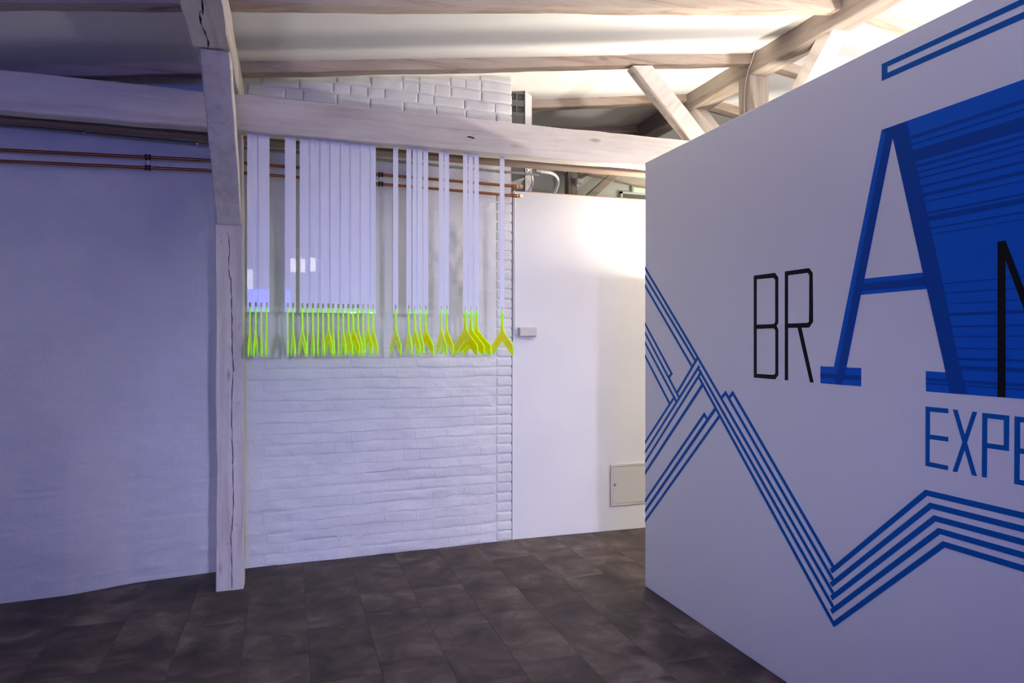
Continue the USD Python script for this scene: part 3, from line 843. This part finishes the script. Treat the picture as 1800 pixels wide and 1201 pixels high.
# ------------------------------------------------------------------ thermostat box, cable, hatch
j0, j1 = at(911.5, 576, y=5.372), at(942.5, 593.5, y=5.372)
t = thing('junction_box', 'small grey surface box on the white wall beside the last hanger', 'switch')
obj('body', bx(j0[0], j1[0], 5.352, 5.392, at(925, 592, y=5.352)[2], at(925, 575.5, y=5.352)[2], .004), 'grey_plastic', t)
obj('cover', bx(j0[0] + .004, j1[0] - .004, 5.346, 5.3525, at(925, 591, y=5.352)[2], at(925, 576.5, y=5.352)[2], .003), 'hatch_white', t)
zj = (at(925, 593, y=5.38)[2])
xk = at(904.5, 450, y=5.385)[0]
zk = at(905, 590, y=5.385)[2]
pth = [[xk + .004, 5.40, PZ + .01], [xk, 5.384, PZ - .02], [xk, 5.384, 2.4], [xk, 5.384, 2.0], [xk, 5.384, zk + .05], [xk + .004, 5.384, zk + .015], [xk + .018, 5.384, zk + .001], [j0[0] + .004, 5.384, zk]]
pts = []
for a_, b_ in zip(pth[:-1], pth[1:]):
    a_, b_ = np.array(a_), np.array(b_)
    for q_ in np.linspace(0, 1, 6, endpoint=False):
        pts.append(a_ + (b_ - a_) * q_)
pts.append(np.array(pth[-1]))
obj('power_cable', tube(np.array(pts), .0042, 8), 'white_plastic', label='white cable down the wall edge curving into the small grey box', cat='cable', smooth=True)

hz0, hz1 = at(1090, 888.5, y=5.385)[2], at(1090, 816.5, y=5.385)[2]
hx0 = at(1073.5, 850, y=5.385)[0]; hx1 = hx0 + .46
t = thing('service_hatch', 'pale grey metal service hatch low on the white wall by the partition', 'hatch')
fr = Polygon([(hx0, hz0), (hx1, hz0), (hx1, hz1), (hx0, hz1)], [[(hx0 + .016, hz0 + .016), (hx1 - .016, hz0 + .016), (hx1 - .016, hz1 - .016), (hx0 + .016, hz1 - .016)]])
obj('frame', xz_prism(fr, 5.380, 5.392), 'hatch_white', t)
obj('door', bx(hx0 + .019, hx1 - .019, 5.3835, 5.3915, hz0 + .019, hz1 - .019, .002), 'hatch_white', t)
kx, kz = at(1081, 852.5, y=5.382)[0], at(1081, 852.5, y=5.382)[2]
def ydisc(r, y0, y1, x, z, n=20):
    c = trimesh.creation.cylinder(r, y1 - y0, sections=n)
    c.apply_transform(trimesh.transformations.rotation_matrix(math.pi / 2, (1, 0, 0))); c.apply_translation((x, (y0 + y1) / 2, z)); return c
obj('lock', cat_m([ydisc(.012, 5.380, 5.384, kx, kz), ydisc(.0075, 5.3765, 5.3805, kx, kz + .002, 12)]), 'chrome', t)

# ------------------------------------------------------------------ white strips and neon hangers
SY, SW, ST = 4.80, .0342, .0020
STOP, SBOT = 2.938, 1.790
PXS = [439.5, 449.6, 459.4, 468.8, 505.7, 515.3, 531.5, 540.3, 550, 559, 567.9, 577.4, 585.4, 594.8, 603.4, 612.5, 620.8, 629.4, 638.4, 647, 656, 695.5, 718.6, 729.5, 738.2, 748.4, 775.6, 785.2, 817.9, 827.7, 837.3, 882.8]
OFFS = [-2.9, -3.6, 1.4, -1.4, .7, 3.6, 6.8, .4, 2.6, -.6, 2.3, 7.4, 2.4, .3, 4.3, 7.2, 11.2, 7.6, 3.2, 7.5, 8, 9.6, 5.4, 8.7, 7, 13.5, 9.6, 11.7, 21, 23, 25, 19]
ORD = ['first', 'second', 'third', 'fourth', 'fifth', 'sixth', 'seventh', 'eighth', 'ninth', 'tenth', 'eleventh', 'twelfth', 'thirteenth', 'fourteenth', 'fifteenth']
CL = [(0, 4, 'the four next to the wooden post'), (4, 6, None), (6, 21, 'the wide row of fifteen'), (21, 22, None), (22, 26, 'the four in the middle right'), (26, 28, None), (28, 31, None), (31, 32, None)]


def which(i):
    for a_, b_, nm in CL:
        if a_ <= i < b_:
            k = i - a_
            if (a_, b_) == (4, 6):
                return ('left' if k == 0 else 'right') + ' one of the pair between the post group and the wide row'
            if (a_, b_) == (26, 28):
                return ('left' if k == 0 else 'right') + ' one of the pair left of the last three'
            if (a_, b_) == (21, 22):
                return 'hanging alone just right of the wide row'
            if (a_, b_) == (31, 32):
                return 'hanging alone at the far right by the white wall'
            if (a_, b_) == (28, 31):
                return ['left', 'middle', 'right'][k] + ' one of the three before the last single one'
            return f'{ORD[k]} from left of {nm}'


def lab_cut(s):
    w = s.split()
    return ' '.join(w[:16])


rq = random.Random(17)
slot = sbox(-.0052, .018, .0052, .060).buffer(.001)
strip_poly = sbox(-SW / 2, 0, SW / 2, STOP - SBOT).difference(slot)

# hanger outline, u across, v up (0 = lowest point of the arms)
half = [(.0135, .279), (.020, .215), (.030, .180), (.040, .166), (.222, .070), (.2265, .058), (.2245, .020), (.216, .004), (.203, -.001), (.190, .006), (.020, .088), (.0, .101)]
poly = Polygon(half + [(-u_, v_) for u_, v_ in half[::-1][1:]]).buffer(.004).buffer(-.004).buffer(-.0045).buffer(.0045)
ang = np.radians(np.linspace(-62, 205, 26))
arc = np.stack([-.004 + .0185 * np.cos(ang), .2925 + .0185 * np.sin(ang)], 1)
hook = unary_union([LineString([(.004, .270)] + [tuple(p) for p in arc] + [(-.0245, .276)]).buffer(.0058), Point(-.0255, .272).buffer(.0085)])
TH = .008


def uv_mesh(pl, th):
    m = prism(pl, th); v = m.vertices
    m.vertices = np.stack([v[:, 2] - th / 2, -v[:, 0], v[:, 1]], 1)      # in the YZ plane, +u towards the viewer
    m.fix_normals()
    return m


full = unary_union([poly, hook])
inner = poly.buffer(-.0028)
rim = poly.difference(inner).difference(hook.buffer(.0002))
hook_only = hook.difference(poly.buffer(-.0001)).union(hook.intersection(poly))
body_m, rim_m, hook_m = uv_mesh(inner.difference(hook), TH - .0006), uv_mesh(rim, TH), uv_mesh(hook, TH)


def px_of(p):
    fwd = p[0] * SN + p[1] * CS; r = p[0] * CS - p[1] * SN
    return CX + F_PX * r / fwd


proto = None
for i, (px, off) in enumerate(zip(PXS, OFFS)):
    x = at(px, 500, y=SY)[0]
    m = prism(strip_poly, ST); v = m.vertices
    tw = math.radians(rq.uniform(-1.3, 1.3))
    lean = rq.uniform(-.001, .001)
    yl = v[:, 2] - ST / 2 + (.0022 if i % 2 else -.0022)
    yl = yl + (1 - v[:, 1] / (STOP - SBOT)) * lean
    m.vertices = np.stack([x + v[:, 0] * math.cos(tw) - yl * math.sin(tw), SY + yl * math.cos(tw) + v[:, 0] * math.sin(tw), SBOT + v[:, 1]], 1)
    m.fix_normals()
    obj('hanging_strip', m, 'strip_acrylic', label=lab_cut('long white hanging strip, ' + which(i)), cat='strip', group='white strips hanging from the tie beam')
    # hanger: turn it until its near arm ends where the photograph shows it
    best = min(np.radians(np.linspace(-35, 35, 281)), key=lambda f: abs(px_of((x + .222 * math.sin(f), SY - .222 * math.cos(f))) - px - off) + .0 * abs(f))
    hz = SBOT + .0205 - .3052
    lb = lab_cut('neon yellow acrylic clothes hanger, ' + which(i))
    if proto is None:
        proto = thing('clothes_hanger', lb, 'hanger', (x, SY, hz), best, group='neon yellow clothes hangers')
        obj('body', body_m, 'neon_sheet', proto)
        obj('edge', rim_m, 'neon_edge', proto, label='glowing yellow-green edge')
        obj('hook', hook_m, 'neon_edge', proto)
    else:
        p = thing('clothes_hanger', lb, 'hanger', (x, SY, hz), best, group='neon yellow clothes hangers')
        pr = stage.GetPrimAtPath(p)
        pr.GetReferences().AddInternalReference(Sdf.Path(proto))
        pr.SetInstanceable(True)

# ------------------------------------------------------------------ the uplighter behind the partition
lx, ly, lz = LAMPS[1]
t = thing('floor_lamp', 'standing uplighter lamp hidden behind the partition', 'lamp')
obj('base', trimesh.creation.revolve(np.array([[0, 0], [.15, 0], [.15, .015], [.02, .03], [0, .03]]), sections=32).apply_translation((lx, ly, 0.001)), 'dark_metal', t, smooth=30)
obj('pole', tube([[lx, ly, .03], [lx, ly, lz - .09]], .012, 12), 'dark_metal', t, smooth=40)
obj('bowl', trimesh.creation.revolve(np.array([[0, -.10], [.05, -.095], [.12, -.05], [.18, .004], [.176, .004], [.115, -.04], [.05, -.08], [0, -.085]]), sections=40).apply_translation((lx, ly, lz)), 'dark_metal', t, smooth=30)
lx, ly, lz = LAMPS[0]
t = thing('wall_lamp', 'white wall uplight fixed to the half-height wall behind the partition', 'lamp')
obj('bowl', trimesh.creation.revolve(np.array([[0, -.10], [.05, -.095], [.11, -.05], [.145, .004], [.141, .004], [.105, -.04], [.05, -.08], [0, -.085]]), sections=40).apply_translation((lx, ly, lz)), 'white_plastic', t, smooth=30)
obj('wall_arm', bx(lx - .03, lx + .03, ly + .10, 5.391, lz - .075, lz - .045, .004), 'white_plastic', t)
